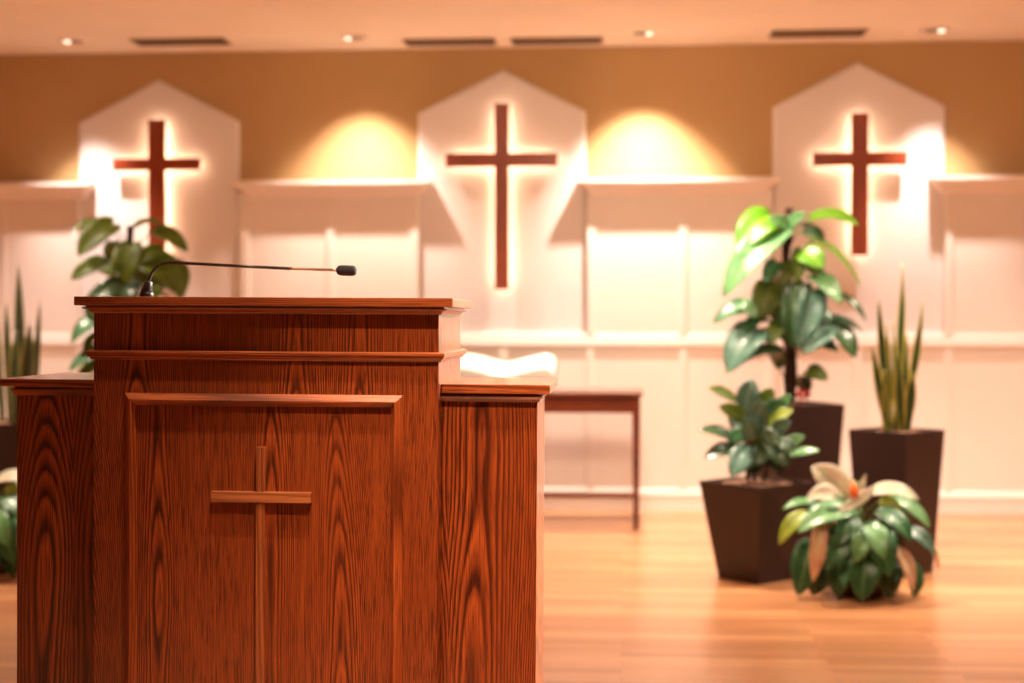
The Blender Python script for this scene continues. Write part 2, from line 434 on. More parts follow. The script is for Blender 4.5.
M['bulb'] = glow('lamp_lens', (1.0, .80, .62), 1.2)
spots = []
def downlight(px, py, label, aim, sign):
    p = PC(px, py, ZC)
    t = thing('ceiling_downlight', label, 'ceiling light', p, 'recessed downlights near the back wall')
    bm = nb()
    lathe(bm, [(.066, 0), (.082, -.001), (.080, -.006), (.068, -.009), (.058, -.004), (.058, 0)], p)
    obj('trim_ring', bm, M['ringm'], t, smooth=True)
    obj('baffle', lathe(nb(), [(.058, -.002), (.046, -.0012), (.030, -.0006), (.0, -.0005)], p, 24), M['reflm'], t, smooth=True)
    c = p + Vector((sign * .034, 0, -.004))
    obj('lens', lathe(nb(), [(.0, -.013), (.012, -.011), (.020, -.005), (.020, 0)], c, 20), M['bulb'], t, smooth=True)
    spots.append((p, aim))
downlight(73, 40.5, 'recessed ceiling downlight furthest left, beside the left vent', None, -1)
downlight(354, 37, 'recessed ceiling downlight between the left vent and middle vents', None, -1)
downlight(643, 32.5, 'recessed ceiling downlight between the middle vents and right vent', None, 1)
downlight(935, 29.5, 'recessed ceiling downlight furthest right, beside the right vent', None, 1)

# ------------------------------------------------------------------ pulpit
ROLL = R(.33)
xc = PX(266, FRONT)
pul = thing('pulpit', 'large stained oak pulpit with two side wings in the foreground', 'pulpit', (xc - 1.0 * math.sin(ROLL), FRONT, 0), rot=(0, ROLL, 0))
RM = Matrix.Rotation(ROLL, 4, 'Y')
def pobj(name, bm, mat, parent=pul, bevel=0, **kw):
    """shapes are given unrolled in world axes around the foot of the pulpit; corrected back for the tiny lean"""
    bm.transform(Matrix.Translation(Vector((-xc, -FRONT, 0))))
    return obj(name, bm, mat, parent, bevel, local=True, **kw)
def FX(px, Y=FRONT): return PX(px, Y)
ZT = 1.14
def FZ(py, Y=FRONT): return PZ(py, Y, 266)
xl, xr = FX(93.4), FX(438.6)
yb_ = 2.955
z_top = FZ(297.2, FRONT - .028); z_slab = FZ(306.3, FRONT - .028)
z_crown_b = FZ(314); z_band_t, z_band_b = FZ(351.2), FZ(360.6)
pobj('body', box(nb(), xl, xr, FRONT, yb_, 0, z_slab), M['body'], bevel=.0015)
pobj('top_board', box(nb(), xl - .027, xr + .028, FRONT - .028, yb_ - .045, z_slab, z_top), M['rail'], bevel=.002)
h = z_slab - z_crown_b
pobj('crown_moulding', ring(nb(), xl, xr, FRONT, yb_ - .055, [(0, z_crown_b), (.004, z_crown_b), (.005, z_crown_b + h * .2), (.009, z_crown_b + h * .45), (.016, z_crown_b + h * .62), (.017, z_crown_b + h * .78), (.011, z_crown_b + h * .80), (.011, z_slab), (0, z_slab)]), M['rail'])
h = z_band_t - z_band_b
pobj('band_moulding', ring(nb(), xl, xr, FRONT, yb_, [(0, z_band_b), (.004, z_band_b), (.006, z_band_b + h * .22), (.010, z_band_b + h * .40), (.010, z_band_b + h * .55), (.012, z_band_b + h * .62), (.012, z_band_b + h * .86), (.008, z_band_t), (0, z_band_t)]), M['rail'])
# mitred panel moulding: rails and stiles
fx0, fx1 = FX(125.4), FX(403.2); fz1, fz0 = FZ(394), FZ(900)
ms = FX(139) - FX(126.8)
def frame_side(which):
    mp = [(0, 0), (0, -.003), (ms * .50, -.015), (ms * .62, -.015), (ms * .72, -.010), (ms * .95, -.003), (ms, 0)]   # (inwards, out of the face)
    bm = nb(); A, B = [], []
    for i, d in mp:
        if which == 'top': q = ((fx0 + i, fz1 - i), (fx1 - i, fz1 - i))
        elif which == 'bottom': q = ((fx0 + i, fz0 + i), (fx1 - i, fz0 + i))
        elif which == 'left': q = ((fx0 + i, fz0 + i), (fx0 + i, fz1 - i))
        else: q = ((fx1 - i, fz0 + i), (fx1 - i, fz1 - i))
        A.append(bm.verts.new((q[0][0], FRONT + d, q[0][1]))); B.append(bm.verts.new((q[1][0], FRONT + d, q[1][1])))
    for i in range(len(mp) - 1): bm.faces.new((A[i], A[i + 1], B[i + 1], B[i]))
    bm.faces.new(A); bm.faces.new(B[::-1]); bm.faces.new((A[0], B[0], B[-1], A[-1]))
    return bm
for s in ('top', 'bottom'): pobj('panel_moulding', frame_side(s), M['rail'])
for s in ('left', 'right'): pobj('panel_moulding', frame_side(s), M['mould'])
pobj('front_panel', box(nb(), fx0 + ms * .9, fx1 - ms * .9, FRONT - .002, FRONT + .004, fz0 + ms * .9, fz1 - ms * .9), M['panel'])
# small cross
cxs = (FX(257.8), FX(266.5)); cz = (FZ(446.5), FZ(800)); ca = (FX(213.2), FX(312.7)); caz = (FZ(491.2), FZ(501.8))
em = pobj('cross_emblem', box(nb(), cxs[0], cxs[1], FRONT - .013, FRONT - .001, cz[1], cz[0]), M['emblem_z'], bevel=.001, label='light oak cross on the pulpit front')
bmx = nb(); box(bmx, ca[0], ca[1], FRONT - .0155, FRONT - .001, caz[1], caz[0])
bmx.transform(Matrix.Translation(Vector((-xc, -FRONT, 0))))
arm = obj('crossbar', bmx, M['emblem'], em, .001, local=True)
pobj('plinth', ring(nb(), xl, xr, FRONT, yb_, [(0, 0), (.014, 0), (.014, .09), (.006, .105), (0, .11)]), M['rail'])
# wings
def wing(px_in, px_out, side, y_top, y_bot, y_mb, sl_out):
    Yf = FRONT + .050; Yb = 2.90
    zt, zb, zm = PZ(y_top, Yf - .018, 266), PZ(y_bot, Yf - .018, 266), PZ(y_mb, Yf, 266)
    xi = xr if side > 0 else xl
    xo = PX(px_out, Yf); so = PX(sl_out, Yf - .018)
    a, b = min(xi, xo), max(xi, xo)
    w = pobj('side_wing', box(nb(), a, b, Yf, Yb, 0, zb), M['wing'], bevel=.0015)
    def sub(name, bm, mat, bevel=0):
        bm.transform(Matrix.Translation(Vector((-xc, -FRONT, 0)))); return obj(name, bm, mat, w, bevel, local=True)
    a2, b2 = min(xi, so), max(xi, so)
    sub('wing_top', box(nb(), a2, b2, Yf - .018, yb_ + .01, zb, zt), M['rail'], .0015)
    h = zb - zm
    bm = nb()
    if side > 0: ring(bm, a + .0, b, Yf, Yb, [(0, zm), (.003, zm), (.005, zm + h * .3), (.009, zm + h * .6), (.009, zm + h * .74), (.004, zm + h * .78), (.004, zb), (0, zb)])
    else: ring(bm, a, b, Yf, Yb, [(0, zm), (.003, zm), (.005, zm + h * .3), (.009, zm + h * .6), (.009, zm + h * .74), (.004, zm + h * .78), (.004, zb), (0, zb)])
    sub('wing_moulding', bm, M['rail'])
wing(442, 537.6, 1, 382.4, 391.6, 399.5, 550.0)
wing(93, 16.6, -1, 381.2, 388.8, 397.5, -4)

# microphone
YM = 2.74
mt = thing('gooseneck_microphone', 'black gooseneck microphone rising from the top of the pulpit', 'microphone', P(147, 305, YM))
zb0 = z_top
bp = P(147, 300, YM); bp.z = zb0
obj('base', lathe(nb(), [(.0, -.004), (.0135, -.004), (.0135, .010), (.010, .014), (0, .014)], bp, 24), M['black'], mt, smooth=True)
p1, p2 = P(145.5, 297, YM), P(149.0, 280.5, YM)
p1 = Vector((p1.x, YM, zb0 + .004))
dm = (p2 - p1)
obj('holder', tube(nb(), [p1, p1 + dm * .2, p1 + dm * .55, p1 + dm * .9, p2], [.0115, .0115, .0098, .0076, .0045], 16), M['black'], mt, smooth=True)
for s in (-1, 1):
    obj('clip', tube(nb(), [p1 + Vector((s * .0125, -.004, 0)), p1 + dm * .35 + Vector((s * .0108, -.004, 0))], .0012, 8), M['metal'], mt)
path = bez(p2, P(153, 264.5, YM), P(168, 262.8, YM), 12) + bez(P(168, 262.8, YM), P(176, 262.6, YM), P(186, 263.2, YM), 4)[1:] + [P(230, 265.6, YM), P(291, 268.6, YM)]
obj('gooseneck', tube(nb(), path, .0030, 12), M['neck'], mt, smooth=True)
obj('capsule_tube', tube(nb(), [P(290, 268.5, YM), P(293, 268.7, YM), P(333, 269.9, YM), P(338, 270, YM)], [.0034, .0027, .0027, .0040], 12), M['metal'], mt, smooth=True)
q0, q1 = P(336.8, 270.2, YM), P(356.2, 270.9, YM); dv = q1 - q0
obj('foam_windscreen', tube(nb(), [q0 + dv * t for t in (0, .04, .12, .25, .5, .8, .92, .98, 1)], [.0050, .0076, .0092, .0099, .0102, .0100, .0090, .0070, .0045], 24), M['foam'], mt, smooth=True)

# ------------------------------------------------------------------ table and book
YT = 7.62
tx0, tx1 = PX(364, YT), PX(640.5, YT)
tz = PZ(392.5, YT, 600)
tab = thing('communion_table', 'narrow dark wooden table with thin legs against the wall', 'table', ((tx0 + tx1) / 2, YT + .25, 0))
tyb = YT + .50
obj('tabletop', box(nb(), tx0 - .015, tx1 + .015, YT - .015, tyb + .015, tz - .018, tz), M['table'], tab, .003)
za = PZ(413, YT, 600)
for nm, b in (('front', (tx0 + .01, tx1 - .01, YT + .006, YT + .026)), ('rear', (tx0 + .01, tx1 - .01, tyb - .026, tyb - .006))):
    obj('apron', box(nb(), b[0], b[1], b[2], b[3], za, tz - .018), M['table'], tab)
for x in (tx0 + .01, tx1 - .03):
    obj('apron', box(nb(), x, x + .02, YT + .02, tyb - .02, za, tz - .018), M['table'], tab)
lw = .040
for x in (tx0, tx1 - lw):
    for y in (YT, tyb - lw):
        bm = nb(); s = .007
        A = [bm.verts.new(v) for v in ((x, y, tz - .018), (x + lw, y, tz - .018), (x + lw, y + lw, tz - .018), (x, y + lw, tz - .018))]
        B = [bm.verts.new(v) for v in ((x + s, y + s, 0), (x + lw - s, y + s, 0), (x + lw - s, y + lw - s, 0), (x + s, y + lw - s, 0))]
        bm.faces.new(A); bm.faces.new(B[::-1])
        for i in range(4): bm.faces.new((A[i], A[(i + 1) % 4], B[(i + 1) % 4], B[i]))
        obj('leg', bm, M['table'], tab, .002)
zs = PZ(495.5, YT, 600)
obj('stretcher', box(nb(), tx0 + .02, tx1 - .02, YT + .008, YT + .030, zs - .013, zs + .013), M['table'], tab, .002)
for x in (tx0 + .010, tx1 - .030):
    obj('stretcher', box(nb(), x, x + .02, YT + .02, tyb - .02, zs - .013, zs + .013), M['table'], tab, .002)
# book stand and open book
YK = 7.74; bcx = PX(503, YK)
z0b = PZ(379.5, YK, 503)
st = thing('book_stand', 'brown wooden book stand under the open book on the table', 'book stand', (bcx, YK + .1, tz))
ang = R(13); hb = .31
def slope(s, up=0):            # point at distance s up the slope of the stand
    return (YK + math.cos(ang) * s - math.sin(ang) * up, z0b + math.sin(ang) * s + math.cos(ang) * up)
a, b, c, d = slope(-.02, -.02), slope(hb + .01, -.02), slope(hb + .01, -.004), slope(-.02, -.004)
obj('sloping_board', prism(nb(), [a, b, c, d], bcx - .285, bcx + .275, 'x'), M['table'], st)
a, b, c, d = slope(-.03, -.02), slope(-.02, -.02), slope(-.02, .012), slope(-.03, .012)
obj('front_ledge', prism(nb(), [a, b, c, d], bcx - .285, bcx + .275, 'x'), M['table'], st)
for x in (bcx - .20, bcx + .18):
    q1, q2 = slope(0, -.02), slope(hb - .02, -.02)
    obj('side_support', prism(nb(), [(q1[0], tz), (q2[0], tz), (q2[0], q2[1]), (q1[0], q1[1])], x, x + .02, 'x'), M['table'], st)
bk = thing('open_book', 'large open book with white pages on the stand', 'book', (bcx, YK, z0b))
def page_block(s):
    W = .262; bm = nb(); n_ = 14; top = []; bot = []
    for i in range(n_ + 1):
        t = i / n_
        hgt = .012 + .052 * math.sin(min(1, t * 1.06) ** 1.3 * math.pi * .52) * (1 - .28 * max(0, t - .85) / .15)
        top.append((s * W * t, hgt)); bot.append((s * (W * t + (.010 * t)), .004 if t < .98 else .008))
    ol = top + bot[::-1]
    rows = []
    for sv in (0, hb):
        r_ = []
        for x, u in ol:
            y, z = slope(sv, u); r_.append(bm.verts.new((bcx + x, y, z)))
        rows.append(r_)
    n2 = len(ol)
    for i in range(n2): bm.faces.new((rows[0][i], rows[0][(i + 1) % n2], rows[1][(i + 1) % n2], rows[1][i]))
    for r_ in rows:
        for i in range(n_):
            bm.faces.new((r_[i], r_[i + 1], r_[n2 - 2 - i], r_[n2 - 1 - i]))
    return bm
obj('left_pages', page_block(-1), M['paper'], bk); obj('right_pages', page_block(1), M['paper'], bk)
a, b, c, d = slope(-.006, -.002), slope(hb + .006, -.002), slope(hb + .006, .003), slope(-.006, .003)
obj('cover', prism(nb(), [a, b, c, d], bcx - .272, bcx + .280, 'x'), M['cover'], bk)

# ------------------------------------------------------------------ plants
def leaf_bm(base, tip, width, nrm=None, arch=.18, fold=.18, lobe=.12, wave=.06, shape='heart', twist=0, seed=0):
    rnd = random.Random(seed)
    base, tip = Vector(base), Vector(tip)
    L = (tip - base).length; t0 = (tip - base).normalized()
    nrm = Vector(nrm) if nrm else Vector((0, -.75, .65))
    side = t0.cross(nrm)
    if side.length < .15: side = t0.cross(Vector((.6, -.5, .6)))
    side.normalize(); up = side.cross(t0).normalized()
    if up.dot(nrm) < 0: up = -up
    mid = (base + tip) / 2 + up * arch * L + Vector((0, 0, arch * L * .5))
    nl, nw = 14, 6
    bm = nb(); uvl = bm.loops.layers.uv.new('UVMap')
    grid = []; ph = rnd.uniform(0, 6)
    for i in range(nl + 1):
        t = i / nl
        c = base * (1 - t) ** 2 + mid * 2 * t * (1 - t) + tip * t * t
        tg = ((mid - base) * (1 - t) + (tip - mid) * t).normalized()
        ax = side.copy()
        if twist: ax = Matrix.Rotation(twist * t, 3, tg) @ ax
        u_ = ax.cross(tg).normalized()
        if u_.dot(up) < 0 and not twist: u_ = -u_
        if shape == 'heart': w = (t + .02) ** .42 * (1 - t) ** .72 * 2.1
        elif shape == 'oval': w = max(0, math.sin(math.pi * min(1, (t * .93 + .05)))) ** .7
        elif shape == 'lance': w = (t + .01) ** .6 * (1 - t) ** .8 * 2.55
        else: w = (min(1, .45 + t * 1.1) if t < .5 else 1) * (1 - max(0, (t - .55) / .45) ** 1.7)
        w = max(w, .015) * width / 2
        row = []
        for j in range(-nw // 2, nw // 2 + 1):
            u = j / (nw / 2)
            pos = c + ax * (u * w) + u_ * (abs(u) ** 1.2 * fold * w) - tg * (abs(u) * lobe * L * (1 - t) ** 3)
            pos += u_ * (wave * w * math.sin(t * 9 + ph + (2 if u > 0 else 0)) * abs(u))
            row.append((bm.verts.new(pos), u * .5 + .5, t))
        grid.append(row)
    for A, B in zip(grid, grid[1:]):
        for j in range(nw):
            q = (A[j], A[j + 1], B[j + 1], B[j])
            f = bm.faces.new([x[0] for x in q])
            for lp, x in zip(f.loops, q): lp[uvl].uv = (x[1], x[2])
    return bm
def leaf(parent, base, tip, width, mat, petiole=None, name='leaf', thick=.0012, **kw):
    bm = leaf_bm(base, tip, width, **kw)
    bm.transform(world_of(parent).inverted())
    me = bpy.data.meshes.new(name); bm.to_mesh(me); bm.free(); me.materials.append(mat)
    for p in me.polygons: p.use_smooth = True
    o = bpy.data.objects.new(name, me); C.objects.link(o); o.parent = parent
    so = o.modifiers.new('thickness', 'SOLIDIFY'); so.thickness = thick; so.offset = 0
    if petiole is not None:
        b = Vector(base); p = Vector(petiole)
        pb = tube(nb(), bez(p, (p + b) / 2 + Vector((0, 0, .25 * (b - p).length)), b, 8), [.0045 - .0022 * i / 8 for i in range(9)], 6)
        pb.transform(Matrix.Translation(-world_of(parent).translation))
        m2 = bpy.data.meshes.new('petiole'); pb.to_mesh(m2); pb.free(); m2.materials.append(M['petiole'])
        po = bpy.data.objects.new('petiole', m2); C.objects.link(po); po.parent = o
    return o

def planter(root, c, zt, st_, sb, rot, mulch=M['soil']):
    """square tapering planter, hollow, with a filled top"""
    bm = nb()
    def sq(s, z): 
        return [bm.verts.new((c[0] + math.cos(rot + math.pi / 4 + i * math.pi / 2) * s / math.sqrt(2), c[1] + math.sin(rot + math.pi / 4 + i * math.pi / 2) * s / math.sqrt(2), z)) for i in range(4)]
    L = [sq(sb, 0), sq(st_, zt), sq(st_ - .028, zt), sq(st_ - .045, zt - .06)]
    bm.faces.new(L[0]); bm.faces.new(L[3])
    for A, B in zip(L, L[1:]):
        for i in range(4): bm.faces.new((A[i], A[(i + 1) % 4], B[(i + 1) % 4], B[i]))
    obj('planter', bm, M['pot'], root, .003)
    bm = nb(); n_ = 13; g = []
    ss = (st_ - .032) / 2
    for i in range(n_):
        for j in range(n_):
            u, v = (i / (n_ - 1) * 2 - 1) * ss, (j / (n_ - 1) * 2 - 1) * ss
            x = c[0] + u * math.cos(rot) - v * math.sin(rot); y = c[1] + u * math.sin(rot) + v * math.cos(rot)
            g.append(bm.verts.new((x, y, zt - .022 + random.uniform(-.006, .014) + .02 * (1 - max(abs(u), abs(v)) / ss))))
    for i in range(n_ - 1):
        for j in range(n_ - 1): bm.faces.new((g[i * n_ + j], g[(i + 1) * n_ + j], g[(i + 1) * n_ + j + 1], g[i * n_ + j + 1]))
    obj('soil', bm, mulch, root, smooth=False)

# tall climbing plant, right
def tall_plant(sx, Y, ytop, zpot, leaves, label, pot_c, pot_rot, pst, psb, group, fill, lean=0, green=None):
    c = Vector((pot_c[0], pot_c[1], 0))
    t = thing('potted_climbing_plant', label, 'potted plant', c, group)
    planter(t, c, zpot, pst, psb, pot_rot)
    zt = PZ(ytop, Y, sx); x = PX(sx, Y)
    bm = nb(); pts = []; rs = []
    for i in range(15):
        f = i / 14
        pts.append((x + .010 * math.sin(f * 7) + (c.x - x) * (1 - f) ** 3 * .5, Y + .008 * math.cos(f * 9), zpot - .03 + (zt - zpot + .03) * f)); rs.append((.029 if f < .7 else .020) + .005 * math.sin(f * 60))
    tube(bm, pts, rs, 12)
    obj('moss_pole', bm, M['stem'], t, smooth=True)
    for k_, lf in enumerate(leaves):
        bx, by, d0, tx, ty, d1, w, mat = lf[:8]; kw = lf[8] if len(lf) > 8 else {}
        b = P(bx, by, Y + d0); e = P(tx, ty, Y + d1)
        px_ = Vector((x, Y, max(zpot + .03, b.z - .10 - abs(b.x - x) * .5)))
        leaf(t, b, e, w / F * Y, G[mat], px_, seed=k_, **kw)
    rnd = random.Random(fill)
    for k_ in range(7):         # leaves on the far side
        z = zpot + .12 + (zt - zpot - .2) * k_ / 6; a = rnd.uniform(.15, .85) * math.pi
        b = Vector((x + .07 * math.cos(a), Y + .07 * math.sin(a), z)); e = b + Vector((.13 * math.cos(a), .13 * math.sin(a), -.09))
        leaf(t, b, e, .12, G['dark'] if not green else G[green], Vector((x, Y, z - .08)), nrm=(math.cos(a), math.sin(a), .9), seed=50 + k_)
    return t
front = dict(nrm=(0, -1, .35)); flat = dict(nrm=(0, -.35, 1)); lf_ = dict(nrm=(-.6, -.8, .4)); rt = dict(nrm=(.6, -.8, .4))
YR = 6.98
rl = [
 (771, 216, -.02, 738, 250, -.10, 37, 'bright', dict(nrm=(-.1, -.8, .55))),
 (782, 230, -.05, 723, 297, -.16, 33, 'gloss', dict(nrm=(.1, -.65, .75), fold=.3)),
 (790, 228, -.04, 768, 219, -.10, 15, 'gloss', front),
 (789, 226, -.04, 806, 213, -.12, 13, 'gloss', front),
 (811, 218, 0, 859, 226, -.08, 19, 'bright', dict(nrm=(0, -.7, .8), arch=.22)),
 (823, 236, -.02, 800, 233, -.10, 12, 'mid', front),
 (814, 240, -.02, 861, 289, -.05, 14, 'bright', dict(nrm=(.5, -.4, .7), arch=.16)),
 (803, 252, -.08, 824, 268, -.14, 25, 'bright', front),
 (801, 250, -.06, 796, 284, -.10, 17, 'olive', front),
 (812, 275, -.05, 841, 304, -.12, 23, 'gloss', dict(nrm=(.4, -.9, .5))),
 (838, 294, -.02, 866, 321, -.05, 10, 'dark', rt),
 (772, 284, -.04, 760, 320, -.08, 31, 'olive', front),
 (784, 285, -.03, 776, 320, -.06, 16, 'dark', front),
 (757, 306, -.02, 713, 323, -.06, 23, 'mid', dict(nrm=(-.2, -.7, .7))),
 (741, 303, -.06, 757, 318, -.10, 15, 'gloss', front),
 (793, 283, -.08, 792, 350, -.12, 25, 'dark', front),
 (814, 290, -.06, 797, 349, -.14, 29, 'teal', dict(nrm=(.3, -1, .2), fold=.3)),
 (829, 325, -.05, 803, 354, -.14, 28, 'teal', dict(nrm=(.1, -.8, .6))),
 (823, 322, -.02, 856, 358, -.07, 32, 'dark', rt),
 (758, 328, -.06, 728, 373, -.14, 36, 'teal', dict(nrm=(-.3, -.85, .5), fold=.25)),
 (784, 336, -.05, 748, 346, -.10, 20, 'mid', dict(nrm=(0, -.6, .9))),
 (782, 350, -.06, 744, 360, -.12, 16, 'dark', dict(nrm=(0, -.6, .9))),
 (764, 352, -.06, 725, 374, -.14, 15, 'gloss', dict(nrm=(0, -.6, .9))),
 (808, 370, -.04, 828, 380, -.08, 16, 'olive', front),
 (826, 317, -.01, 863, 332, -.03, 8, 'mid', rt),
 (795, 262, -.05, 780, 290, -.09, 14, 'olive', front),
 (778, 300, -.06, 790, 335, -.10, 20, 'dark', lf_),
 (800, 335, -.07, 820, 345, -.13, 16, 'gloss', front),
 (776, 262, -.04, 764, 284, -.09, 17, 'mid', front), (765, 318, -.03, 742, 332, -.08, 17, 'mid', dict(nrm=(-.2, -.7, .7))),
 (808, 305, -.03, 832, 322, -.08, 18, 'mid', rt), (782, 322, -.06, 768, 345, -.12, 18, 'olive', front), (808, 268, -.02, 828, 284, -.05, 15, 'olive', rt), (812, 340, -.02, 838, 352, -.06, 17, 'mid', rt),
]
potR = P(795, 402, YR)
tp = tall_plant(787.5, YR, 208, PZ(403, YR, 800), rl, 'tall leafy climbing plant in dark planter behind the right group', (PX(792, YR), YR), R(22), .36, .28, 'tall climbing plants in dark planters', 3)
# red flower on the soil
fb = nb(); zz = PZ(401, YR - .1, 800)
for k_ in range(7):
    a = k_ * .9; cc = P(803 + 5 * math.cos(a), 394 + 3 * math.sin(a), YR - .11 + .01 * k_)
    bmesh.ops.create_icosphere(fb, subdivisions=2, radius=.015 + .004 * math.sin(k_ * 3), matrix=Matrix.Translation(cc) @ Matrix.Diagonal((1, .8, .7, 1)))
cc = P(800, 402, YR - .10); box(fb, cc.x - .003, cc.x + .003, cc.y - .003, cc.y + .003, cc.z - .04, cc.z + .03)
obj('red_blossom', fb, M['red'], tp, smooth=True, label='small dark red blossom at the soil')

YL = 7.0
ll = [
 (113, 224, -.02, 78, 256, -.10, 28, 'olive', front),
 (103, 224, 0, 70, 231, -.04, 13, 'olive', dict(nrm=(0, -.7, .8))),
 (131, 230, 0, 162, 222, -.05, 12, 'olive', dict(nrm=(0, -.7, .8))),
 (154, 230, 0, 188, 252, -.05, 20, 'olive', dict(nrm=(.2, -.8, .6))),
 (131, 245, -.06, 126, 284, -.10, 30, 'olive', front),
 (162, 250, -.04, 134, 264, -.10, 18, 'olive', front),
 (104, 262, -.04, 71, 280, -.08, 19, 'olive', front),
 (100, 262, -.05, 115, 277, -.10, 17, 'olive', front),
 (146, 258, -.03, 184, 296, -.08, 38, 'olive', rt),
 (160, 272, -.06, 150, 304, -.10, 26, 'olive', front),
 (176, 262, -.01, 180, 300, -.06, 22, 'olive', rt),
 (128, 285, -.05, 86, 302, -.10, 22, 'dark', front),
 (132, 280, -.06, 118, 310, -.10, 28, 'dark', front),
 (95, 296, -.03, 98, 328, -.06, 24, 'dark', lf_),
 (104, 318, -.03, 71, 344, -.08, 26, 'mid', lf_),
 (98, 335, -.03, 84, 352, -.06, 18, 'olive', lf_),
 (110, 350, -.03, 69, 371, -.08, 22, 'mid', lf_),
 (105, 362, -.03, 74, 388, -.08, 24, 'olive', lf_),
 (140, 300, -.03, 170, 335, -.06, 26, 'mid', rt),
 (140, 340, -.03, 172, 372, -.06, 26, 'mid', rt),
 (88, 228, -.02, 98, 246, -.05, 14, 'olive', front),
]
tall_plant(130, YL, 226, .68, ll, 'leafy climbing plant behind the left side of the pulpit', (PX(130, YL), YL), R(60), .36, .28, 'tall climbing plants in dark planters', 9, green='olive')

# snake plants
def snake(px_c, Y, zpot, blades, label, pot_rot, pst, psb, group, pc=None, mat='snake'):
    cx = PX(pc if pc else px_c, Y); t = thing('potted_snake_plant', label, 'potted plant', (cx, Y, 0), group)
    planter(t, Vector((cx, Y, 0)), zpot, pst, psb, pot_rot)
    for k_, (bx, tx, ty, w, tw, dy) in enumerate(blades):
        b = P(bx, 400, Y + dy); b.z = zpot - .025; e = P(tx, ty, Y + dy * 1.6)
        leaf(t, b, e, w * 1.1 / F * Y, G[mat], None, name='blade', thick=.004, nrm=(.25, -1, .1), arch=.03 if bx <= tx else -.03, fold=.25, lobe=0, wave=.25, shape='blade', twist=tw * .6, seed=k_)
YS = 6.42
snake(897, YS, PZ(433, YS - .2, 897), [
 (895, 902, 263, 10, 1.4, 0), (892, 878, 296, 8, -.9, -.03), (903, 923, 298, 8.5, 1.1, -.02), (889, 872, 345, 8, -.6, -.05),
 (899, 906, 330, 10, .8, .03), (886, 884, 370, 9, .5, -.04), (906, 913, 372, 10, -.4, -.04), (898, 893, 320, 7, .9, .05), (902, 898, 352, 9, -.5, -.05), (892, 887, 322, 6, .4, .04)],
 'upright snake plant with yellow leaf margins in tall dark planter, right side', R(45), .293, .225, 'snake plants in tall dark planters')
YS2 = 7.15
snake(-12, YS2, PZ(423, YS2 - .1, 10), [
 (20, 18, 263, 10, .7, 0), (10, 6, 302, 8, -.5, -.03), (33, 40, 300, 6.5, .5, 0), (24, 30, 322, 13, .7, -.03), (16, 16, 330, 12, -.5, -.04), (28, 34, 340, 9, .5, .03), (12, 14, 345, 8, .5, .05), (3, -8, 290, 9, -.6, 0), (-4, -22, 322, 9, .5, 0)],
 'snake plant in dark planter at the far left edge beside the pulpit', R(45), .36, .27, 'snake plants in tall dark planters', pc=2, mat='snake_dark')

# broad-leaved plant in the low planter
YN = 6.22
nc = P(757, 485, YN); c0 = Vector((PX(757, YN), YN, 0))
rp = thing('potted_rubber_plant', 'bushy dark-leaved plant in a low square brown planter', 'potted plant', c0)
planter(rp, c0, PZ(486.5, YN - .2, 757), .345, .228, R(43))
zp = PZ(486, YN, 757)
for bx, tx, ty in ((755, 748, 412), (762, 772, 418), (750, 736, 440)):
    b = P(bx, 486, YN); b.z = zp - .04
    obj('stem', tube(nb(), bez(b, P((bx + tx) / 2 + 3, 450, YN), P(tx, ty, YN), 8), [.009 - .0006 * i for i in range(9)], 8), M['stem'], rp, smooth=True)
nl = [
 (737, 401, .02, 709, 388, -.02, 13, 'olive', dict(nrm=(0, -.8, .6))), (744, 414, -.02, 752, 379, -.02, 23, 'teal', front),
 (748, 420, -.02, 719, 406, -.06, 16, 'olive', front), (738, 440, -.02, 699, 430, -.08, 18, 'dark', dict(nrm=(0, -.6, .8))),
 (740, 447, -.04, 705, 458, -.12, 18, 'dark', dict(nrm=(0, -.7, .7))), (750, 446, -.05, 731, 476, -.16, 24, 'teal', front),
 (752, 428, -.04, 764, 402, -.10, 24, 'teal', front), (764, 422, -.03, 784, 399, -.06, 20, 'mid', front),
 (768, 424, -.05, 793, 410, -.09, 13, 'lime', dict(nrm=(0, -.8, .6))), (770, 434, -.05, 791, 421, -.12, 15, 'teal', front),
 (782, 448, -.02, 804, 436, -.06, 12, 'gloss', front), (786, 458, -.02, 819, 451, -.08, 12, 'gloss', dict(nrm=(0, -.6, .9))),
 (760, 410, -.01, 772, 388, -.02, 17, 'olive', front), (775, 412, 0, 790, 395, -.02, 13, 'gloss', front),
 (755, 440, -.06, 745, 418, -.12, 20, 'teal', front), (765, 445, -.06, 755, 465, -.12, 20, 'dark', front),
 (770, 445, -.04, 788, 466, -.08, 20, 'dark', front), (762, 436, -.03, 740, 430, -.08, 16, 'olive', front),
 (778, 440, -.03, 795, 452, -.08, 16, 'dark', front), (758, 452, -.02, 752, 474, -.06, 18, 'dark', front),
 (750, 430, -.02, 728, 442, -.06, 16, 'mid', front), (742, 425, -.02, 728, 418, 0, 14, 'dark', front),
 (776, 450, -.01, 778, 472, -.03, 20, 'dark', front), (762, 430, -.07, 780, 446, -.12, 16, 'dark', front), (768, 432, -.02, 784, 438, .04, 16, 'mid', front),
 (748, 436, -.03, 730, 428, .02, 18, 'dark', front), (756, 424, .03, 744, 402, .08, 20, 'dark', front), (768, 428, .04, 782, 412, .10, 20, 'dark', front),
]
for k_, lf in enumerate(nl):
    bx, by, d0, tx, ty, d1, w, mat, kw = lf
    leaf(rp, P(bx, by, YN + d0), P(tx, ty, YN + d1), w / F * YN, G[mat], P(760, min(478, by + 18), YN), lobe=0, shape='oval', arch=.10, seed=k_, thick=.002, **kw)

